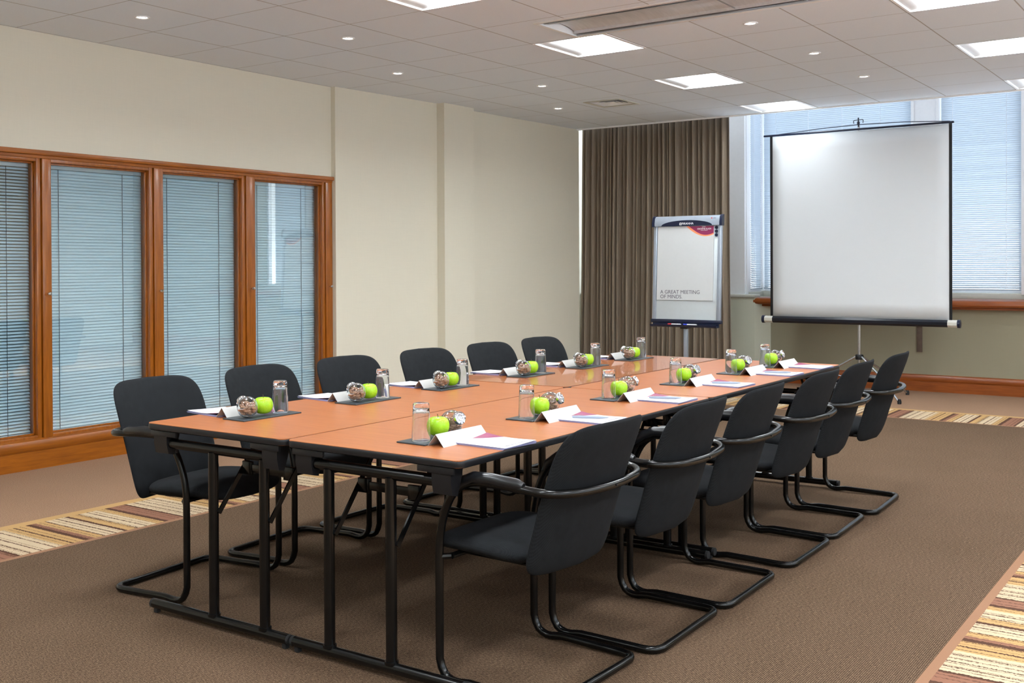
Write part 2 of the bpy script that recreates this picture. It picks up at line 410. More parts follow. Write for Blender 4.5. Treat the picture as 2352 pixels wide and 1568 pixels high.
for k, (a, b) in enumerate(ADDED_RWN):
    f = MB()
    for c, d, g, h in ((a, a+.06, .95, 2.6), (b-.06, b, .95, 2.6), (a, b, .95, 1.01), (a, b, 2.54, 2.6), ((a+b)/2-.03, (a+b)/2+.03, 1, 2.6)): f.box(XR+.02, XR+.08, c, d, g, h)
    struct(f.build('window_%d' % (k+10), M['white_paint']))  # frames of the added windows, out of view
struct(MB().box(WX-.1, XR, YB-.1, YB, 0, 3.4).build('wall_back', M['wallpaper']))
# far wall under the windows, with a recess pier at the left
struct(MB().box(-1.79, XR, YF, 9.6, 0, .93).box(2.74, XR, YF+.01, 9.6, .93, 3.4).build('wall_far', M['wallpaper_low']))
struct(MB().prism([(-4.2, 8.87), (-1.93, 8.87), (-1.79, 9.0), (-1.79, 9.6), (-4.2, 9.6)], 2, 0, .95).build('wall_pier', M['wallpaper_pier']))
struct(MB().box(-2.62, -2.07, 8.93, 8.97, .985, 3.4).build('wall_pier', M['white_paint']))
struct(MB().box(-4.2, -1.918, 8.85, 9.02, .95, .985, .008).build('trim_2', M['beige_paint']))
# skirting with rounded top
def skirt(poly_out, axis, a, b, m, name):
    struct(MB().prism(poly_out, axis, a, b).build(name, m, ang=30))
sk = [(0, 0), (.022, 0), (.024, .105), (.030, .112), (.034, .125), (.034, .15), (.028, .168), (.015, .176), (0, .178)]
skirt([(WX+u*1.25-.01, v*1.13) for u, v in sk], 1, .62, 4.165, M['timber_y'], 'baseboard_left')
skirt([(YF-u, v*.98) for u, v in sk], 0, -1.79, XR, M['timber_x'], 'baseboard_far')
# glazed partition: header, windows, posts, knobs
hd = MB(); hd.prism([(WX-.10, 2.045), (WX+.012, 2.045), (WX+.014, 2.062), (WX+.034, 2.066), (WX+.038, 2.08), (WX+.034, 2.096), (WX, 2.10), (WX-.10, 2.10)], 1, .62, 4.170)
struct(hd.build('trim_3', M['timber_y'], ang=30))
ops = [(.66, 1.433), (1.535, 2.305), (2.421, 3.167), (3.296, 4.048)]
ends = [1.535, 2.421, 3.296, 4.163]
ZB, ZT = .218, 2.022
for i, ((a, b), en) in enumerate(zip(ops, ends)):
    w = bpy.data.objects.new('window_%d' % (i+1), None); COL.objects.link(w); w.location = (WX, a, 0); struct(w)
    f = MB(); x0, x1 = -.09, .0
    f.box(x0, .004, b-a, b-a+.030, ZB-.02, 2.046, .003); f.box(x0, .004, 0, b-a, ZT, 2.046, .003); f.box(x0, .004, 0, b-a, .19, ZB, .003)
    f.box(-.045, -.028, b-a-.012, b-a, ZB, ZT, .002); f.box(-.045, -.028, 0, b-a, ZT-.012, ZT, .002); f.box(-.045, -.028, 0, b-a, ZB, ZB+.012, .002); f.box(-.045, -.028, 0, .012, ZB, ZT, .002)
    f.build('window_frame', M['timber_z'], w)
    MB().box(x0, .014, b-a+.036, en-a, .19, 2.046, .006, 3).build('post', M['timber_z'], w)
    MB().box(-.060, -.056, -.0, b-a, ZB, ZT).build('glass', M['pane_glass'], w)
    k = MB(); km = Matrix.Translation((.014, (b+.036+en)/2-a, 1.15)) @ Matrix.Rotation(PI/2, 4, 'Y')
    k.lathe([(0, 0), (.006, 0), (.006, .018), (.012, .020), (.0125, .030), (.010, .034), (0, .035)], 16, km); k.build('knob', M['chrome'], w)

def blind(name, label, group, p0, along, length, z0, z1, pitch, tilt, slatw, mats, cords, droop=0, head=True):
    """venetian blind; along = unit vector of the slats, p0 = lower start corner"""
    o = thing(name, label, 'blind', p0, 0, group); al = Vector(along); nrm = Vector((al.y, -al.x, 0))   # nrm points into the room
    s = MB(); n = int((z1-z0-.05)/pitch); L = length
    ca, sa = math.cos(tilt), math.sin(tilt)
    for k in range(n):
        z = z0+.03+k*pitch - p0[2]; rows = []
        jit = random.uniform(-.03, .03); ddz = 0
        for q in range(5):
            u = (q/4-.5)*slatw; c = .0022*(1-(q/2-1)**2)
            d = u*math.cos(tilt+jit)-c*math.sin(tilt+jit); h = u*math.sin(tilt+jit)+c*math.cos(tilt+jit)
            rows.append([s.bm.verts.new(al*a_+nrm*d+Vector((0, 0, z+h+ddz))) for a_ in (0.004, L-.004)])
        for q in range(4): s.bm.faces.new((rows[q][0], rows[q][1], rows[q+1][1], rows[q+1][0]))
    s.build('slats', mats[0], o, ang=60)
    def bar(za, zb, d):
        m = MB(); c = [al*0+nrm*-d, al*L+nrm*-d, al*L+nrm*d, al*0+nrm*d]
        A = [m.bm.verts.new(v+Vector((0, 0, za-p0[2]))) for v in c]; B = [m.bm.verts.new(v+Vector((0, 0, zb-p0[2]))) for v in c]
        m.bm.faces.new(A[::-1]); m.bm.faces.new(B)
        for q in range(4): m.bm.faces.new((A[q], A[(q+1) % 4], B[(q+1) % 4], B[q]))
        return m
    bar(z0, z0+.016, .011).build('bottom_rail', mats[0], o)
    if head: bar(z1-.028, z1, .014).build('head_rail', mats[0], o)
    for cpos in cords:
        q = al*cpos*L+nrm*(slatw/2*abs(ca)+.002)
        MB().tube([q+Vector((0, 0, z0+.01-p0[2])), q+Vector((0, 0, z1-.03-p0[2]))], mats[2] if len(mats) > 2 else .0016, 6).build('ladder_cord', mats[1], o)
    return o
tilts = [-.62, -1.02, -1.0, -1.0]
lbl = ['dim open-slatted blue-grey venetian blind at the left edge, behind the first glass panel',
       'pale blue venetian blind in the second glass panel from the left',
       'light blue venetian blind in the third glass panel from the left, between two timber posts',
       'light blue venetian blind in the last glass panel beside the cream wall']
for (a, b), tl, lb in zip(ops, tilts, lbl):
    blind('venetian_blind', lb, 'blue blinds behind the timber partition', (WX-.115, a-.02, ZB-.01), (0, 1, 0), b-a+.035, ZB-.01, ZT-.004, .0212, tl, .0255, (M['blind_blue'], M['cord'], .0022), (.18, .80))

# far windows -------------------------------------------------------
def frame_window(name, x0, x1, z0=1.0, z1=3.38, y=9.50):
    w = bpy.data.objects.new(name, None); COL.objects.link(w); w.location = (x0, y, z0); struct(w); L = x1-x0; H = z1-z0
    f = MB(); t_ = .04
    f.box(0, t_, 0, .05, 0, H); f.box(L-t_, L, 0, .05, 0, H); f.box(t_, L-t_, 0, .05, 0, t_); f.box(t_, L-t_, 0, .05, H-t_, H)
    f.build('window_frame', M['white_paint'], w)
    MB().box(t_, L-t_, .02, .026, t_, H-t_).build('glass', M['pane_glass'], w)
frame_window('window_5', -2.06, -.36); frame_window('window_6', -.07, .73); frame_window('window_7', .98, 2.74); frame_window('window_8', -4.19, -2.62)
w = bpy.data.objects.new('window_9', None); COL.objects.link(w); w.location = (-2.09, 9.09, 1.0); struct(w)
MB().box(-.05, 0, 0, .04, 0, 2.38).box(-.05, 0, .35, .39, 0, 2.38).box(-.05, 0, .04, .35, 0, .04).box(-.05, 0, .04, .35, 2.34, 2.38).build('window_frame', M['white_paint'], w)
MB().box(-.03, -.024, .04, .35, .04, 2.34).build('glass', M['pane_glass'], w)
mu = MB()
for a, b in ((-.36, -.07), (.73, .98)):
    mu.box(a, b, 9.40, 9.55, 1.0, 3.38, .004); mu.box(a, a+.035, 9.385, 9.40, 1.0, 3.38, .003); mu.box(b-.035, b, 9.385, 9.40, 1.0, 3.38, .003)
mu.box(-2.11, -2.06, 9.47, 9.55, 1.0, 3.38, .004); mu.box(-2.62, -2.58, 8.97, 9.55, .985, 3.38); mu.box(-2.11, -2.062, 8.97, 9.09, .985, 3.38, .004)
struct(mu.build('trim_4', M['white_paint']))
struct(MB().box(-2.06, 2.74, 9.43, 9.56, .95, 1.014, .008).box(-2.11, -2.05, 9.02, 9.43, .95, 1.01, .004).build('trim_5', M['beige_paint']))
s_ = MB().prism([(8.90, .878), (8.878, .885), (8.868, .90), (8.868, .922), (8.878, .942), (8.90, .952), (9.43, .952), (9.43, .931), (8.93, .925), (8.93, .878)], 0, -1.945, 3.4)
s_.box(-1.90, 3.4, 8.93, 8.998, .855, .926)
struct(s_.build('trim_6', M['timber_x'], ang=30))
BW = (M['blind_white'], M['cord_white'], .0022)
blind('venetian_blind', 'wide white venetian blind behind the projector screen, left of the white mullion', 'white blinds at the far windows', (-2.045, 9.45, 1.038), (1, 0, 0), 1.68, 1.038, 3.30, .0213, .90, .025, BW, (.09, .32, .55, .80))
blind('venetian_blind', 'white venetian blind at the right edge, between the screen and the frame edge', 'white blinds at the far windows', (-.062, 9.45, 1.038), (1, 0, 0), .785, 1.038, 3.30, .0213, .90, .025, BW, (.15, .82))
blind('venetian_blind', 'white venetian blind outside the picture at the right end of the windows', 'white blinds at the far windows', (.99, 9.45, 1.038), (1, 0, 0), 1.50, 1.038, 3.30, .0213, .90, .025, BW, (.15, .85))
blind('venetian_blind', 'narrow white side blind between the pale pier and the projector screen', 'white blinds at the far windows', (-2.068, 9.10, 1.035), (0, 1, 0), .325, 1.035, 3.30, .0213, .90, .025, BW, (.25, .85))
# steel bracket under the sill
br = MB().box(-.2, -.145, 8.985, 8.997, .405, .88, .002).box(-.2, -.145, 8.90, 8.985, .872, .884, .002)
br.prism([(8.985, .655), (8.985, .87), (8.905, .87)], 0, -.198, -.147)
tag(br.build('shelf_bracket', M['dull_steel']), 'bare steel bracket on the low wall under the timber sill, below the screen', 'bracket')

# curtain -------------------------------------------------------------
CX0, CX1 = -3.66, -1.86
cs = MB(); folds = []; x = 0.0
while x < CX1-CX0:
    w_ = random.uniform(.030, .085); folds.append((x, w_, random.uniform(.55, 1.15))); x += w_
def cur(u, v):
    z = .02+v*2.95; X = u*(CX1-CX0)
    for (a, w_, d) in folds:
        if a <= X < a+w_ or (a, w_, d) == folds[-1]:
            ph = (X-a)/w_; amp = .066*d*(.75+.25*(1-v)); q = math.sin(2*PI*ph)
            yy = amp*(abs(q)**.8*(1 if q > 0 else -1)); xx = .015*math.sin(4*PI*ph)*d
            break
    sway = .012*math.sin(5*X+3*v)*(1-v)
    spread = -.05*(1-v)*(1-u)+.02*(1-v)*u
    return Vector((CX0+X+xx+sway+spread, 8.02+yy, z))
cs.grid(cur, 520, 9)
c_o = cs.build('curtain', M['curtain_cloth'], ang=80)
sol = c_o.modifiers.new('thickness', 'SOLIDIFY'); sol.thickness = .002
tag(c_o, 'full-length taupe pleated curtain hanging behind the flipchart', 'curtain')

# ------------------------------------------------------------------ ceiling fittings
def panel_proto():
    o = thing('ceiling_light', '', 'ceiling light', (0, 0, 0))
    f = MB(); w = .588
    for a, b, c, d in ((0, w, 0, .010), (0, w, w-.010, w), (0, .016, .010, w-.010), (w-.016, w, .010, w-.010)):
        f.box(a, b, c, d, -.004, .012)
    f.box(0, w, 0, .004, .0, .10); f.box(0, w, w-.004, w, 0, .10)
    f.build('frame', M['white_metal'], o)
    for sgn in (0, 1):
        r = MB()
        def fn(u, v, sgn=sgn):
            a = u*PI/2; xx = .020+.115*math.sin(a)*1.0; zz = .075*(1-math.cos(a))+.006
            xx = xx if not sgn else w-xx
            return Vector((xx, .006+v*(w-.012), zz))
        r.grid(fn, 10, 2); r.build('reflector', M['white_metal'], o)
    MB().box(.135, w-.135, .006, w-.006, .080, .086).build('diffuser', M['panel_light'], o)
    MB().box(0, w, 0, w, .10, .104).build('housing', M['white_metal'], o)
    return o
pp = panel_proto()
pl = {(-1.46, 3.7): 'square recessed ceiling light directly under the end of the metal air slot, left line',
      (-1.46, 5.5): 'square recessed ceiling light in the middle of the left line, above the flipchart',
      (-1.46, 7.3): 'square recessed ceiling light touching the ceiling edge above the left end of the screen',
      (.94, 3.7): 'square recessed ceiling light cut by the top edge of the picture at upper right',
      (.94, 5.5): 'square recessed ceiling light cut by the right edge, second of the right line',
      (.94, 7.3): 'square recessed ceiling light at the right edge, farthest of the right line by the blinds'}
for i, (a, b) in enumerate(panels):
    pn = place(pp, i > 0, (a+.006, b+.006, ZC), 0, pl.get((a, b), 'square recessed ceiling light outside the picture'), 'square recessed ceiling lights' if (a, b) in pl else 'square ceiling lights outside the picture')
    if b == 7.3:
        dchild = [c for c in pn.children if c.name.startswith('diffuser')][0]
        if i > 0: dchild.data = dchild.data.copy()
        dchild.data.materials[0] = M['panel_light_soft']
def down_proto():
    o = thing('downlight', '', 'downlight')
    MB().lathe([(.046, -.004), (.048, 0), (.048, .003), (.031, .003), (.031, -.002), (.040, -.006), (.046, -.004)], 28).build('trim_ring', M['white_metal'], o)
    MB().lathe([(.031, 0), (.029, .03), (.024, .045)], 24).build('reflector', M['chrome'], o)
    MB().lathe([(0, .010), (.016, .011), (.027, .014), (.029, .018), (0, .019)], 24).build('lamp', M['halogen'], o)
    return o
dp = down_proto()
dl = ['small round downlight nearest the top left corner of the ceiling', 'small round downlight in the second ceiling row from the left wall, nearer one',
      'small round downlight above the first step of the cream wall', 'small round downlight left of the square lights, farther one of its row', 'small round downlight near the square air vent, closest to the curtain',
      'small round downlight right beside the metal air slot', 'small round downlight midway between the two lines of square lights', 'small round downlight above the projector screen, farthest of its row']
for i, (a, b) in enumerate(downs): place(dp, i > 0, (a, b, ZC), 0, dl[i], 'small round downlights')
# air slot
sa = thing('air_slot', 'long brushed metal air-conditioning slot recessed in the ceiling', 'air vent', (SLOT[0], SLOT[2], ZC))
L, Wd = SLOT[1]-SLOT[0], SLOT[3]-SLOT[2]
f = MB()
f.box(-.018, L+.018, -.018, .012, -.006, .004, .002).box(-.018, L+.018, Wd-.012, Wd+.018, -.006, .004, .002).box(-.018, .010, 0, Wd, -.006, .004, .002).box(L-.010, L+.018, 0, Wd, -.006, .004, .002)
f.box(0, L, 0, .004, 0, .13).box(0, L, Wd-.004, Wd, 0, .13).box(0, .004, 0, Wd, 0, .13).box(L-.004, L, 0, Wd, 0, .13)
f.build('frame', M['white_metal'], sa)
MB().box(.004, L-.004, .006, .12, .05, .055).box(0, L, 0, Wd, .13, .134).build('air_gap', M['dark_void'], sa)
g = MB()
def defl(u, v): return Vector((.02+u*(L-.04), .10+v*(Wd-.16), .012+.030*math.sin(PI*v*.9)))
g.grid(defl, 2, 12); g.box(.02, L-.02, .095, .104, .006, .05); g.box(.02, L-.02, Wd-.066, Wd-.058, .004, .04)
g.build('metal_panel', M['brushed_metal'], sa)
g = MB()
for xx in (1.17, 2.36): g.box(xx, xx+.006, .10, Wd-.06, .010, .016)
g.box(.02, L-.02, .050, .062, .0, .012).box(.02, L-.02, Wd-.045, Wd-.036, .0, .012)
g.build('divider', M['steel'], sa)
# square vent
sv = thing('ceiling_vent', 'square white louvred air vent in the ceiling near the curtain', 'air vent', ((VENT[0]+VENT[1])/2, (VENT[2]+VENT[3])/2, ZC))
f = MB()
for a, b, c, d in ((-.20, .20, -.20, -.17), (-.20, .20, .17, .20), (-.20, -.17, -.17, .17), (.17, .20, -.17, .17)): f.box(a, b, c, d, -.006, .004, .002)
f.build('frame', M['beige_paint'], sv)
g = MB()
for k in range(4):
    o_, i_ = .165-.038*k, .135-.038*k
    vo = [g.bm.verts.new((sx_*o_, sy2*o_, .0)) for sx_, sy2 in ((-1, -1), (1, -1), (1, 1), (-1, 1))]
    vi = [g.bm.verts.new((sx_*i_, sy2*i_, .022)) for sx_, sy2 in ((-1, -1), (1, -1), (1, 1), (-1, 1))]
    for q in range(4): g.bm.faces.new((vo[q], vo[(q+1) % 4], vi[(q+1) % 4], vi[q]))
g.build('louvres', M['white_metal'], sv)
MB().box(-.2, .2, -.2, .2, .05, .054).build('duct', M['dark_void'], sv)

# ------------------------------------------------------------------ tables
TW, TL, TH = .756, 1.86, .73
TANG = .0118
def table_pt(x, y): return (x*math.cos(TANG)-y*math.sin(TANG), x*math.sin(TANG)+y*math.cos(TANG))
def table_proto(mat, posts_near, posts_far, name='folding_table'):
    """local: x 0..TW, y 0..TL"""
    o = thing(name, '', 'table')
    g = .0024; cx, cyy = TW/2, TL/2
    top = MB(); P = [(cx+u, cyy+v) for u, v in rrect(TW-2*g-.006, TL-2*g-.006, .032, 6)]; top.prism(P, 2, TH-.023, TH)
    topo = top.build('tabletop', mat, o)
    eb = MB(); prof = [(0, .0), (.005, -.001), (.0078, -.005), (.0085, -.013), (.007, -.022), (.0, -.026), (-.03, -.027), (-.03, -.0235), (0, -.0235)]
    base_ = rrect(TW-2*g-.0165, TL-2*g-.0165, .030, 8); rows = []
    n = len(base_)
    for i, (u, v) in enumerate(base_):
        a = base_[i-1]; b = base_[(i+1) % n]; tx, ty = b[0]-a[0], b[1]-a[1]; l = math.hypot(tx, ty); nx, ny = ty/l, -tx/l
        rows.append([eb.bm.verts.new((cx+u+nx*p, cyy+v+ny*p, TH-.0002+q)) for p, q in prof])
    for i in range(n):
        A, B = rows[i], rows[(i+1) % n]
        for k in range(len(prof)): eb.bm.faces.new((A[k], A[(k+1) % len(prof)], B[(k+1) % len(prof)], B[k]))
    eb.build('edge_band', M['black_plastic'], topo)
    for end, posts in ((0, posts_near), (1, posts_far)):
        Y = lambda d: d if end == 0 else TL-d
        yy = Y(.035); s_ = 1 if end == 0 else -1
        for px_ in posts:
            lg = MB().tube([(px_, yy, .05), (px_, yy, .645)], .0185, 14).build('leg', M['black_metal'], o)
            MB().tube([(px_, yy, .046), (px_, yy, .056)], .023, 14).build('weld', M['black_metal'], lg)
        fb = MB().tube([(.016, yy, .034), (TW-.016, yy, .034)], .0185, 14).build('foot_bar', M['black_metal'], o)
        for fx in (.03, TW-.03):
            MB().tube([((.004 if fx < .1 else TW-.016), yy, .034), ((.016 if fx < .1 else TW-.004), yy, .034)], .0178, 14).box(fx-.010, fx+.010, yy-.010, yy+.010, .001, .02, .003).build('foot_cap', M['black_rubber'], fb)
        MB().tube([(.075, yy+s_*.004, .655), (TW-.075, yy+s_*.004, .655)], .019, 14).build('top_rail', M['black_metal'], o)
        for bx, dx in ((.045, 1), (TW-.045, -1)):
            b = MB(); xa, xb = (bx, bx+.075) if dx > 0 else (bx-.075, bx)
            b.prism([(Y(.014), .704), (Y(.014), .655), (Y(.022), .618), (Y(.048), .612), (Y(.066), .66), (Y(.078), .704)], 0, xa, xb)
            b.box(bx-.012*dx, bx+.13*dx, min(Y(.010), Y(.020)), max(Y(.010), Y(.020)), .684, .7035, .001)
            b.build('corner_bracket', M['black_plastic'], o)
        mids = []
        for px_ in posts:
            a = Vector((px_+.022, yy+s_*.006, .425)); b_ = Vector((px_+.022, yy+s_*.20, .672)); mid = a.lerp(b_, .60); mids.append(mid)
            br = MB(); d = (b_-a).normalized(); side = Vector((1, 0, 0)); upv = d.cross(side).normalized()
            for q0, q1, th in ((a, b_, .009),):
                vs = [br.bm.verts.new(q+side*sx_*.003+upv*sz*th) for q in (q0, q1) for sx_, sz in ((-1, -1), (1, -1), (1, 1), (-1, 1))]
                for q in range(4): br.bm.faces.new((vs[q], vs[(q+1) % 4], vs[4+(q+1) % 4], vs[4+q]))
                br.bm.faces.new(vs[:4][::-1]); br.bm.faces.new(vs[4:])
            br.build('brace', M['black_metal'], o)
        lk = MB(); m0, m1 = mids; lk.box(m0.x, m1.x, m0.y-.004, m0.y+.004, m0.z-.014, m0.z+.016, .002); lk.box(m0.x, m0.x+.05, m0.y-.007, m0.y+.007, m0.z-.024, m0.z+.026, .003); lk.box(m1.x-.05, m1.x, m0.y-.007, m0.y+.007, m0.z-.024, m0.z+.026, .003)
        lk.build('brace_link', M['black_metal'], o)
    return o
tA = table_proto(M['laminate_satin'], (.357, .624), (.275, .55))
tB = table_proto(M['laminate_satin'], (.180, .452), (.275, .55))
tC = table_proto(M['laminate_polished'], (.315, .59), (.30, .57))
tD = table_proto(M['laminate_satin'], (.315, .59), (.30, .57))
for o, x, y, lb in ((tA, -TW, 0, 'orange wood-look folding table with black legs, near left of the four'), (tB, 0, 0, 'orange wood-look folding table with black legs, near right of the four'),
                    (tC, -TW-.006, TL+.004, 'polished orange folding table with mirror reflections, far left of the four'), (tD, 0, TL, 'orange wood-look folding table reaching toward the screen, far right of the four')):
    p = table_pt(x, y); o.location = (p[0], p[1], 0); o.rotation_euler = (0, 0, TANG); o['label'] = lb; o['group'] = 'four folding tables pushed together'

# ------------------------------------------------------------------ chairs (local: faces +x, front legs at x=0)
def back_x(z):   # centre line of the backrest shell at height z
    pts = [(.33, -.342), (.45, -.380), (.55, -.412), (.65, -.444), (.75, -.48), (.83, -.512)]
    for (a, b), (c, d) in zip(pts, pts[1:]):
        if z <= c: break
    return b+(d-b)*(z-a)/(c-a)
def chair_proto():
    o = thing('cantilever_chair', '', 'chair')
    R = .0135; LY = .262; AY = .270
    half = [(-.484, 0, .640), (-.478, .10, .641), (-.460, .19, .643), (-.41, AY-.012, .646), (-.33, AY, .652), (-.22, AY, .656), (-.13, AY-.001, .650), (-.065, AY-.004, .612), (-.022, AY-.006, .535), (-.004, AY-.008, .46),
            (0, LY, .38), (0, LY, .075), (-.02, LY, .030), (-.055, LY, .0145), (-.12, LY, .020), (-.365, LY, R+.001), (-.400, LY-.012, R+.001), (-.415, LY-.045, R+.001)]
    full = half+[(x, -y, z) for x, y, z in half[::-1] if y != 0]
    # centripetal smoothing
    N = len(full); pts = []
    for i in range(N):
        p0, p1, p2, p3 = [Vector(full[(i+k-1) % N]) for k in range(4)]; L_ = (p2-p1).length
        ns = max(2, min(7, int(L_/.018)))
        straight = L_ > .18
        for k in range(ns):
            t_ = k/ns
            if straight: pts.append(p1.lerp(p2, t_)); continue
            def tang(a, b, c): 
                d1, d2 = (b-a), (c-b); 
                return (d1.normalized()+d2.normalized())*.5
            m1, m2 = tang(p0, p1, p2)*L_, tang(p1, p2, p3)*L_
            h00, h10, h01, h11 = 2*t_**3-3*t_**2+1, t_**3-2*t_**2+t_, -2*t_**3+3*t_**2, t_**3-t_**2
            pts.append(p1*h00+m1*h10+p2*h01+m2*h11)
    MB().tube(pts, R, 12, closed=True).build('frame', M['black_metal'], o, ang=60)
    for s_ in (-1, 1):
        path = [(-.335, s_*AY, .660), (-.31, s_*AY, .664), (-.22, s_*AY, .670), (-.15, s_*(AY-.001), .668), (-.105, s_*(AY-.002), .650), (-.062, s_*(AY-.004), .620), (-.045, s_*(AY-.005), .590)]
        a = MB(); a.tube(path, .018, 12, radii=[.012, .0185, .0195, .0195, .019, .0175, .011]); a.build('armrest', M['black_arm'], o, ang=60)
    MB().tube([(-.035, -LY+.02, .402), (-.035, LY-.02, .402)], .010, 10).tube([(0, -LY, .398), (-.035, -LY+.02, .402)], .010, 8).tube([(0, LY, .398), (-.035, LY-.02, .402)], .010, 8).tube([(-.30, -.17, .400), (-.035, -.17, .402)], .009, 8).tube([(-.30, .17, .400), (-.035, .17, .402)], .009, 8).build('seat_rail', M['black_metal'], o)
    # cushions: superellipse outline swept front to back through a rounded rim
    SC = [.03, .3, .55, .75, .88, .955, .99, 1.0, .99, .955, .88, .75, .55, .3, .03]
    def cushion(outline, place, nu=56):
        m = MB(); rows = []
        for i in range(nu):
            u, v = outline(2*PI*i/nu); row = []
            for k, sc_ in enumerate(SC):
                t_ = (1-sc_**4.5)**.5 if sc_ < 1 else 0
                row.append(m.bm.verts.new(place(u*sc_, v*sc_, t_*(-1 if k < 7 else 1))))
            rows.append(row)
        for i in range(nu):
            A, B = rows[i], rows[(i+1) % nu]
            for k in range(len(SC)-1): m.bm.faces.new((A[k], B[k], B[k+1], A[k+1]))
        m.bm.faces.new([q[0] for q in rows]); m.bm.faces.new([q[-1] for q in rows][::-1])
        return m
    def sup(a, ex): return math.copysign(abs(math.cos(a))**ex, math.cos(a)), math.copysign(abs(math.sin(a))**ex, math.sin(a))
    def seat_at(u, v, t_):
        X = -.118+.216*u*(1-.05*abs(v)**3)+(.05*v*v*abs(u) if u < 0 else 0)+.012*(1-v*v)*(1 if u > 0 else 0)*u; Y = .232*v*(1-.04*u)
        f = max(0, (X+.03)/.13)
        return Vector((X, Y, .424+.036*t_-.018*f**2+.012*max(0, min(1, (X+.30)/.2))-.006*(1-v*v)))
    cushion(lambda a: sup(a, .40), seat_at).build('seat', M['charcoal_fabric'], o, ang=80)
    def back_at(u, v, t_):
        z = .605+.234*v; hw = .236+.006*(v*.5+.5)-.004*v*v; Y = hw*u
        return Vector((back_x(z)+.052*u*u+.006*(1-v*v)+.019*t_, Y, z+.006*(1-u*u)*max(0, v)))
    cushion(lambda a: sup(a, .30 if math.sin(a) > 0 else .20), back_at, 72).build('backrest', M['charcoal_fabric'], o, ang=80)
    MB().lathe([(0, -.003), (.004, -.002), (.004, .003), (0, .004)], 10, Matrix.Translation((-.4975, .0, .641)) @ Matrix.Rotation(-PI/2, 4, 'Y')).build('bolt', M['black_arm'], o)
    return o
cp = chair_proto()
ordn = ['nearest', 'second', 'third', 'fourth', 'fifth', 'farthest']
right = [(.602, .367, -1), (.643, .944, 1.5), (.644, 1.520, 1.5), (.650, 2.198, 1), (.639, 2.774, 2), (.651, 3.383, 2.5)]
left = [(-.718, .400, 5.5), (-.758, 1.010, 4.5), (-.765, 1.590, 0), (-.742, 2.205, -1), (-.722, 2.795, -1), (-.725, 3.380, -1)]
rl = ['nearest of the right row', 'second from front in right row', 'third from front in right row', 'fourth from front in right row', 'fifth from front in right row', 'farthest of right row near screen tripod']
ll = ['nearest of left row behind table corner', 'second from front in left row', 'third from front in left row', 'fourth from front in left row', 'fifth from front in left row', 'farthest of left row beside curtain']
for i, (x, y, a) in enumerate(right): place(cp, i > 0, (x, y, 0), PI+math.radians(a), 'charcoal cantilever chair with black tube arms, '+rl[i], 'chairs along the right side of the table')
for i, (x, y, a) in enumerate(left): place(cp, True, (x, y, 0), math.radians(a), 'charcoal cantilever chair with black tube arms, '+ll[i], 'chairs along the left side of the table')

# ------------------------------------------------------------------ lettering
def text_mesh(name, s, size, mat, parent, loc, rot, align='LEFT', extr=.0003, sx=1.0):
    c = bpy.data.curves.new(name, 'FONT'); c.body = s; c.size = size; c.align_x = align; c.extrude = extr; c.space_line = .9
    t_ = bpy.data.objects.new(name, c); COL.objects.link(t_)
    dg = bpy.context.evaluated_depsgraph_get(); me = bpy.data.meshes.new_from_object(t_.evaluated_get(dg)); bpy.data.objects.remove(t_)
    me.materials.clear(); me.materials.append(mat)
    o = bpy.data.objects.new(name, me); COL.objects.link(o); o.parent = parent; o.location = loc; o.rotation_euler = rot; o.scale = (sx, 1, 1)
    return o

# ------------------------------------------------------------------ place settings
Z0 = TH
def mat_proto():
    o = MB().box(-.062, .062, -.148, .148, 0, .005, .0012).build('serving_mat', M['slate']); tag(o, '', 'mat'); return o
def glass_proto():
    o = thing('drinking_glass', '', 'glass'); n = 32
    MB().lathe([(0, .109), (.014, .1088), (.0235, .1065), (.0268, .101), (.0276, .092), (.0294, .060), (.0316, .002), (.0320, 0), (.0325, .001), (.0325, .003), (.0306, .060), (.0290, .092), (.0286, .100), (.0280, .118), (.0272, .1245), (.0245, .1275), (.020, .1275), (.0120, .1255), (0, .125)], n).build('body', M['solid_glass'], o, ang=70)
    return o
def apple_proto():
    o = thing('green_apple', '', 'apple')
    b = MB(); prof = []
    for k in range(19):
        a = PI*k/18; r = .0375*math.sin(a)**.92 if 0 < k < 18 else 0
        z = .0385-.0378*math.cos(a)
        if k < 5: z += .006*(1-k/5)**1.2
        if k > 12: z -= .012*((k-12)/6)**2.2; r *= 1.03
        prof.append((r*(1+.05*(k/18)), z))
    b.lathe(prof, 28); 
    for v in b.bm.verts:
        a = math.atan2(v.co.y, v.co.x); v.co.x *= 1+.02*math.cos(5*a)*(v.co.z/.07); v.co.y *= 1+.02*math.cos(5*a)*(v.co.z/.07)
    b.build('body', M['apple_skin'], o, ang=80)
    MB().tube([(0, 0, .060), (.001, 0, .071), (.004, .001, .080)], .0012, 6).build('stem', M['stem_brown'], o)
    return o
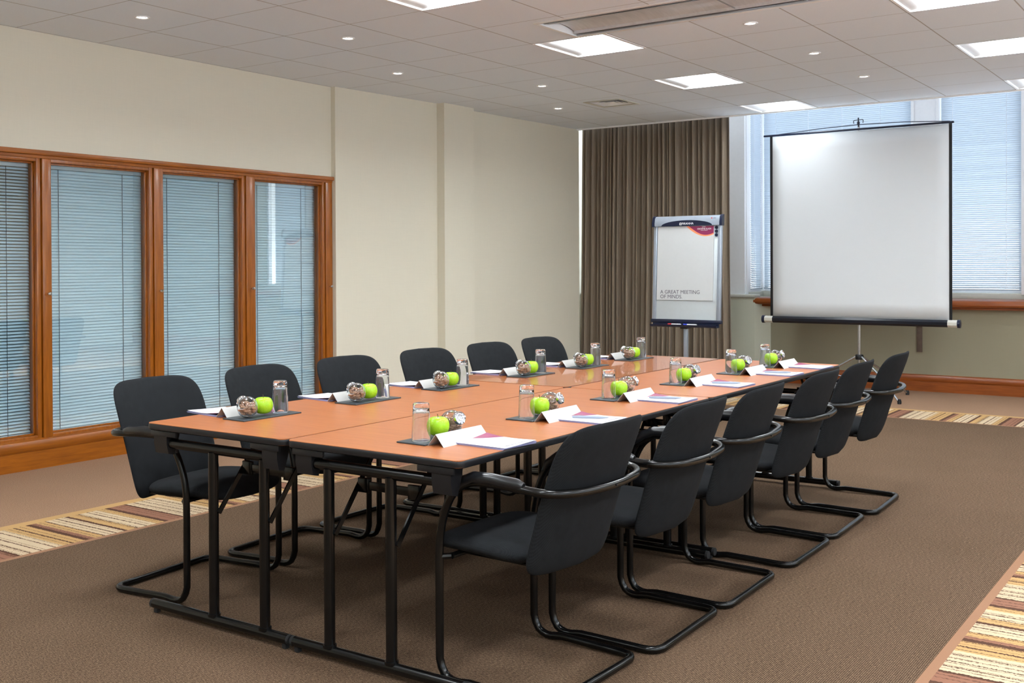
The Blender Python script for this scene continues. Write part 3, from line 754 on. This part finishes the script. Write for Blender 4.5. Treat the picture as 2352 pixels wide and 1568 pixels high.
def jar_proto():
    """globe jar lying back; lid points along +x and up"""
    o = thing('sweet_jar', '', 'jar'); el = math.radians(22)
    rot = Matrix.Translation((0, 0, .041)) @ Matrix.Rotation(PI/2-el, 4, 'Y')
    g = MB(); prof = [(0, -.034), (.016, -.0345), (.020, -.0335)]
    for k in range(3, 15):
        a = PI*k/17; prof.append((.0415*math.sin(a), -.0415*math.cos(a)))
    prof += [(.0195, .0375), (.0195, .044), (.0178, .044), (.0178, .0365)]
    for k in range(14, 2, -1):
        a = PI*k/17; prof.append((.0393*math.sin(a), -.0393*math.cos(a)))
    prof += [(.012, -.0325), (0, -.0322)]
    g.lathe(prof, 30, rot).build('globe', M['solid_glass'], o, ang=70)
    l = MB(); l.lathe([(0, .040), (.0222, .040), (.0235, .042), (.0235, .052), (.0222, .0545), (.0185, .0555), (.0170, .0530), (.0118, .0530), (.0108, .0560), (.008, .0565), (.0075, .0540), (0, .0540)], 30, rot)
    l.build('lid', M['chrome'], o, ang=35)
    sw = MB(); rnd = random.Random(3)
    for k in range(95):
        while True:
            p = Vector((rnd.uniform(-.032, .032), rnd.uniform(-.032, .032), rnd.uniform(-.032, .022)))
            if p.length < .0335: break
        m = Matrix.Translation(p+Vector((0, 0, .041))) @ Matrix.Rotation(rnd.uniform(0, 6), 4, 'Z') @ Matrix.Rotation(rnd.uniform(0, 6), 4, 'X') @ Matrix.Diagonal((.0095, .0045, .0035, 1))
        bmesh.ops.create_icosphere(sw.bm, subdivisions=2, radius=1, matrix=m)
    s_ = sw.build('sweets', M['biscuit'], o); s_['kind'] = 'stuff'
    return o
def card_proto():
    """folded tent card; ridge along y, 25 cm long; front (printed) face toward +x"""
    o = thing('place_card', '', 'place card'); h = .0405; w = .034; t_ = .0006; c = MB()
    c.prism([(-w, 0), (0, h), (w, 0), (w-.0014, 0), (0, h-.0018), (-w+.0014, 0)], 1, -.125, .125)
    c.build('card', M['card_white'], o, ang=20)
    sl = Vector((-w, 0, -h)); # printed corner flash on the side away from the guest
    fl = MB(); n = 10
    pts = [(.121, .0)]
    for k in range(n+1):
        a = k/n; pts.append((.121-.055*a, .006+.024*(1-a)**1.6*1.0))
    def Pt(y, u): return Vector((-w*(1-u/ h)-.0004, y, u))
    vs = [fl.bm.verts.new(Vector((-w+w*(u/h)-.0006, -y, u+.0004))) for y, u in [(.121, .004), (.121, .032), (.10, .032), (.078, .022), (.068, .010), (.066, .004)]]
    fl.bm.faces.new(vs); fl.build('logo_flash', M['maroon'], o)
    return o
def pad_proto():
    """writing pad, top edge toward -x, 21 x 15 cm, slightly fanned sheets"""
    o = thing('notepad', '', 'notepad'); p = MB()
    for k in range(4):
        m = Matrix.Rotation(math.radians((k-1.5)*.8), 4, 'Z') @ Matrix.Translation(((k-2)*.0012, (k % 2)*.001, 0))
        p.box(-.105, .105, -.088, .088, k*.0016, k*.0016+.0013, mat=m)
    p.build('sheets', M['paper_edge'], o)
    t_ = MB()
    def fn(u, v): return Vector((-.105+.21*u, -.088+.176*v, .0068+.004*(u**3)*(v**2)+.010*(1-u)**4*v**3))
    t_.grid(fn, 12, 10); ts = t_.build('top_sheet', M['paper_white'], o)
    g = MB()
    def fl_(u, v):
        a = u*.075; b = .0872-.085*v*(1-(u)**1.5)
        uu, vv = a/.21, (b+.088)/.176
        return Vector((-.1045+a, b, .0072+.004*(uu**3)*(vv**2)+.010*(1-uu)**4*vv**3))
    g.grid(fl_, 10, 8); g.build('logo_flash', M['maroon'], ts)
    text_mesh('strapline', 'A GREAT MEETING OF MINDS.', .0085, M['grey_ink'], ts, (.092, -.07, .0086), (0, -.02, PI/2), extr=.0001)
    return o
def pen_proto():
    o = thing('pen', '', 'pen')
    MB().tube([(-.070, 0, 0), (-.068, 0, 0), (-.03, 0, 0), (.045, 0, 0), (.062, 0, 0), (.070, 0, 0)], .004, 12, radii=[.002, .0045, .0052, .0048, .003, .0008]).build('barrel', M['pen_grey'], o, ang=60)
    MB().box(-.066, -.028, -.0012, .0012, .0052, .0066).build('clip', M['steel'], o)
    return o
mp, gp, ap, jp, kp, np_, ep = mat_proto(), glass_proto(), apple_proto(), jar_proto(), card_proto(), pad_proto(), pen_proto()
# y of each setting taken from where the glass stands
GR = [.225, .862, 1.555, 2.251, 2.880, 3.345]; GXr = [.425, .420, .385, .365, .385, .392]
GL = [.450, 1.040, 1.633, 2.340, 2.905, 3.500]; GXl = [-.500, -.480, -.488, -.494, -.480, -.495]
pos = ['nearest', 'second nearest', 'third nearest', 'fourth nearest', 'fifth nearest', 'farthest']
used = dict.fromkeys('mgajkne', False); rj = random.Random(5)
jr = [-15, 8, 52, -10, -22, 12]
for side in (1, -1):
    for i in range(6):
        gx, gy = (GXr[i], GR[i]) if side > 0 else (GXl[i], GL[i]); sd = 'right' if side > 0 else 'left'; a0 = rj.uniform(-.02, .02)
        where = '%s place, %s side of table' % (pos[i], sd)
        def put(k, proto, dx, dy, z, rz, lb, gname):
            place(proto, used[k], (gx+side*dx, gy+side*dy, Z0+z), (0 if side > 0 else PI)+rz, lb+' '+where, gname); used[k] = True
        put('m', mp, .0, .092, .0, a0, 'dark slate serving mat under glass and apple,', 'slate mats on the table')
        put('g', gp, .0, .0, .005, 0, 'upturned clear drinking glass on the slate mat,', 'upturned glasses on the table')
        put('a', ap, .002, .088, .005, rj.uniform(0, 6), 'shiny green apple on the slate mat,', 'green apples on the table')
        put('j', jp, -.008, .176, .005, math.radians(jr[i] if side > 0 else rj.uniform(-35, -8)), 'round glass jar of sweets with tilted chrome lid,', 'sweet jars on the table')
        put('k', kp, .098, .080 if side > 0 else .09, 0, 0, 'blank white folded place card,', 'folded place cards on the table')
        put('n', np_, .226, .112, 0, math.radians(-3+rj.uniform(-2, 2)), 'white notepad with maroon corner print,', 'notepads on the table')
        if side > 0 and i in (1, 2, 3, 4): put('e', ep, .225, .10, .0137, math.radians(24), 'pale grey pen lying on the notepad,', 'pens on the notepads')

# ------------------------------------------------------------------ flipchart easel
FX, FY = -1.485, 6.2; lean = math.radians(3)
fc = thing('flipchart_easel', 'grey flipchart easel with paper pad standing in front of the taupe curtain', 'flipchart', (FX, FY, 0))
RX = Matrix.Rotation(-lean, 4, 'X')   # top leans away from the viewer
def FM(z): return Matrix.Translation((0, 0, .82)) @ RX @ Matrix.Translation((0, 0, -.82))
fm = FM(0)
b = MB(); b.box(-.315, .315, -.006, .012, .83, 1.72, .002, mat=fm); b.build('whiteboard', M['board_white'], fc)
for s_ in (-1, 1):
    b = MB(); b.box(s_*.315-.018, s_*.315+.018, -.018, .018, .82, 1.72, .008, 3, mat=fm); b.build('side_rail', M['grey_metal'], fc)
b = MB(); b.prism([(-.03, 1.672), (-.03, 1.70), (-.022, 1.742), (-.004, 1.762), (.015, 1.765), (.015, 1.672)], 0, -.318, .318, mat=fm); b.build('clamp_bar', M['grey_metal'], fc, ang=50)
for s_ in (-1, 1):
    b = MB(); b.prism([(-.034, 1.668), (-.034, 1.702), (-.025, 1.748), (-.004, 1.768), (.018, 1.77), (.018, 1.668)], 0, s_*.318 if s_ > 0 else -.343, .343 if s_ > 0 else -.318, mat=fm); b.build('end_cap', M['navy_plastic'], fc, ang=50)
b = MB(); ell = [(.25*math.cos(PI*k/16), 1.672+.050*math.sin(PI*k/16)) for k in range(17)]
b.prism(ell, 1, -.0325, -.029, mat=fm); npl = b.build('name_plate', M['navy_plastic'], fc)
text_mesh('lettering', '@PiRANHA', .027, M['white_ink'], npl, fm @ Vector((0, -.034, 1.682)), (PI/2-lean, 0, 0), 'CENTER')
b = MB(); b.lathe([(0, 0), (.006, 0), (.006, .001), (0, .001)], 12, fm @ Matrix.Translation((.245, -.0305, 1.735)) @ Matrix.Rotation(PI/2, 4, 'X')); b.build('dot', M['red_plastic'], fc)
text_mesh('small_lettering', 'nobo', .014, M['black_ink'], fc, fm @ Vector((.256, -.031, 1.731)), (PI/2-lean, 0, 0))
for k in range(3):
    b = MB(); b.lathe([(0, 0), (.0155, 0), (.0145, .006), (0, .007)], 20, fm @ Matrix.Translation((.282, -.007, 1.652-.033*k)) @ Matrix.Rotation(PI/2, 4, 'X')); b.build('magnet', M['navy_plastic'], fc)
# bottom rail and pen tray
b = MB(); b.box(-.345, .345, -.022, .022, .800, .832, .006, mat=fm); b.build('bottom_rail', M['navy_plastic'], fc)
tray = MB(); tray.prism([(-.075, .772), (-.078, .788), (-.070, .788), (-.066, .779), (-.02, .779), (-.02, .800), (0, .800), (0, .768), (-.06, .764)], 0, -.322, .322); tray.build('pen_tray', M['navy_plastic'], fc)
b = MB(); b.box(-.018, .018, -.015, .015, .35, .80, .004); b.tube([(0, 0, .12), (0, 0, .50)], .014, 12); b.build('column', M['grey_metal'], fc)
b = MB(); b.box(-.035, .035, -.05, .05, .752, .774, .004); b.build('column_head', M['black_plastic'], fc)
for k in range(5):
    a = 2*PI*k/5+.3
    b = MB(); b.tube([(0, 0, .12), (.12*math.cos(a), .12*math.sin(a), .10), (.30*math.cos(a), .30*math.sin(a), .06)], .016, 10, radii=[.022, .018, .012]); b.lathe([(0, 0), (.018, .004), (.022, .02), (.018, .04), (0, .045)], 12, Matrix.Translation((.30*math.cos(a), .30*math.sin(a), 0))); b.build('leg', M['black_plastic'], fc)
# paper pad (rests in the clamp: a thing of its own)
pd = thing('flipchart_pad', 'large white paper pad printed A GREAT MEETING OF MINDS with maroon corner', 'paper pad', (FX, FY, 0))
b = MB(); b.box(-.288, .262, -.020, -.0065, 1.005, 1.668, mat=fm)
b.build('sheets', M['flip_paper'], pd)
def ppt(x, z, o_=.0206):
    return fm @ Vector((x, -o_, z))
R0 = PI/2-lean
text_mesh('printed_words', 'A GREAT MEETING\nOF MINDS.', .047, M['grey_ink'], pd, ppt(-.252, 1.062), (R0, 0, 0), sx=.98)
def corner(offx, offz, mat, name, dpt, x_in=0):
    g = MB(); pts = [(.261, 1.667), (.02+offx, 1.667)]
    P0, P1, P2, P3 = Vector((.02+offx, 1.667)), Vector((.08+offx, 1.628+offz)), Vector((.15, 1.553+offz)), Vector((.261, 1.605+offz))
    for k in range(1, 17):
        q = k/16; p = P0*(1-q)**3+P1*3*q*(1-q)**2+P2*3*q*q*(1-q)+P3*q**3; pts.append((p.x, p.y))
    vs = [g.bm.verts.new(ppt(a, z, dpt)) for a, z in pts]; g.bm.faces.new(vs); g.build(name, mat, pd)
corner(-.025, -.012, M['orange_ink'], 'orange_swoosh', .0204); corner(0, 0, M['maroon'], 'maroon_swoosh', .0208)
text_mesh('printed_words', 'CITY', .017, M['white_ink'], pd, ppt(.165, 1.652, .0212), (R0, 0, 0), 'CENTER')
text_mesh('printed_words', 'CROWNE PLAZA', .0175, M['white_ink'], pd, ppt(.17, 1.636, .0212), (R0, 0, 0), 'CENTER')
text_mesh('printed_words', 'HOTELS & RESORTS', .0075, M['white_ink'], pd, ppt(.17, 1.626, .0212), (R0, 0, 0), 'CENTER')
for x0, cm, lb in ((-.155, 'red_plastic', 'white marker pen with red cap on the flipchart tray'), (.0, 'blue_plastic', 'white marker pen with blue cap on the flipchart tray')):
    mk = thing('marker_pen', lb, 'marker pen', (FX+x0, FY-.048, .7885), 0, 'marker pens on the tray')
    MB().tube([(0, 0, 0), (.035, 0, 0)], .0085, 14).build('cap', M[cm], mk); MB().tube([(.035, 0, 0), (.12, 0, 0), (.128, 0, 0)], .0075, 14, radii=[.0078, .0078, .004]).build('barrel', M['paper_white'], mk)

# ------------------------------------------------------------------ projector screen
SX, SY = -.53, 8.05
sc = thing('projector_screen', 'white tripod projector screen with black case in front of the blinds', 'screen', (SX, SY, 0))
x0, x1 = -1.42-SX, .362-SX
b = MB()
def fab(u, v): return Vector((x0+.026+(x1-x0-.052)*u, .004*math.sin(PI*u)*math.sin(PI*v), .79+1.845*v))
b.grid(fab, 14, 14); so = b.build('fabric', M['screen_fabric'], sc, ang=80); md = so.modifiers.new('t', 'SOLIDIFY'); md.thickness = .001
b = MB(); b.box(x0, x0+.027, -.001, .001, .79, 2.645); b.build('border', M['black_plastic'], sc)
b = MB(); b.box(x1-.027, x1, -.001, .001, .79, 2.645); b.build('border', M['black_plastic'], sc)
b = MB(); b.box(x0-.068, x1+.018, -.008, .008, 2.638, 2.658, .004); b.build('top_bar', M['navy_plastic'], sc)
b = MB(); b.tube([(x0+.04, .02, 2.655), (-.35, .045, 2.69), (0, .05, 2.70), (.45, .04, 2.690), (x1-.02, .015, 2.66)], .004, 8); b.build('stay_wire', M['navy_plastic'], sc)
b = MB(); rr = lambda r, z, w_=1: [(r*math.cos(2*PI*k/8+PI/8), z) for k in range(1)]
cc = [(.036*math.cos(2*PI*k/8+PI/8), .757+.036*math.sin(2*PI*k/8+PI/8)) for k in range(8)]
b.prism(cc, 0, x0-.06, x1+.05); b.build('case', M['case_black'], sc, ang=30)
for a, c in ((x0-.085, x0-.058), (x1+.048, x1+.072)):
    b = MB(); b.prism([(.040*math.cos(2*PI*k/16), .757+.040*math.sin(2*PI*k/16)) for k in range(16)], 0, a, c); b.build('end_cap', M['navy_plastic'], sc)
for a, c in ((x0-.056, x0+.028), (x1-.038, x1+.046)):
    b = MB(); b.prism([(.0372*math.cos(2*PI*k/8+PI/8), .757+.0372*math.sin(2*PI*k/8+PI/8)) for k in range(8)], 0, a, c); b.build('label', M['label_silver'], sc, ang=30)
b = MB(); b.tube([(0, .075, .10), (0, .075, 1.2)], .016, 14).tube([(0, .075, 1.2), (0, .075, 2.70)], .011, 12); b.box(-.02, .02, .03, .08, .73, .79, .003); b.build('pole', M['steel'], sc)
b = MB(); b.tube(fillet([(-.045, .06, 2.715), (-.05, .06, 2.745), (.05, .06, 2.75), (.045, .06, 2.715)], .015), .004, 8); b.tube([(0, .06, 2.68), (0, .06, 2.77)], .007, 8); b.lathe([(0, 0), (.014, 0), (.014, .03), (0, .03)], 12, Matrix.Translation((0, .06, 2.70))); b.build('hook', M['navy_plastic'], sc)
b = MB(); b.lathe([(0, .375), (.038, .375), (.042, .385), (.042, .415), (.036, .425), (0, .425)], 8, Matrix.Translation((0, .075, 0))); b.build('hub', M['black_plastic'], sc)
for ang in (-34, 53, 186):
    a = math.radians(ang); dx, dy = math.cos(a), math.sin(a); base = Vector((0, .075, 0))
    b = MB(); b.tube([base+Vector((dx*.035, dy*.035, .40)), base+Vector((dx*.30, dy*.30, .24)), base+Vector((dx*.56, dy*.56, .022))], .011, 10); b.build('leg', M['steel'], sc)
    b = MB(); b.tube([base+Vector((dx*.30, dy*.30, .235)), base+Vector((dx*.02, dy*.02, .16))], .006, 8); b.build('strut', M['steel'], sc)
    b = MB(); b.lathe([(0, 0), (.018, 0), (.020, .02), (.014, .045), (0, .048)], 12, Matrix.Translation(base+Vector((dx*.57, dy*.57, 0)))); b.build('rubber_foot', M['black_rubber'], sc)
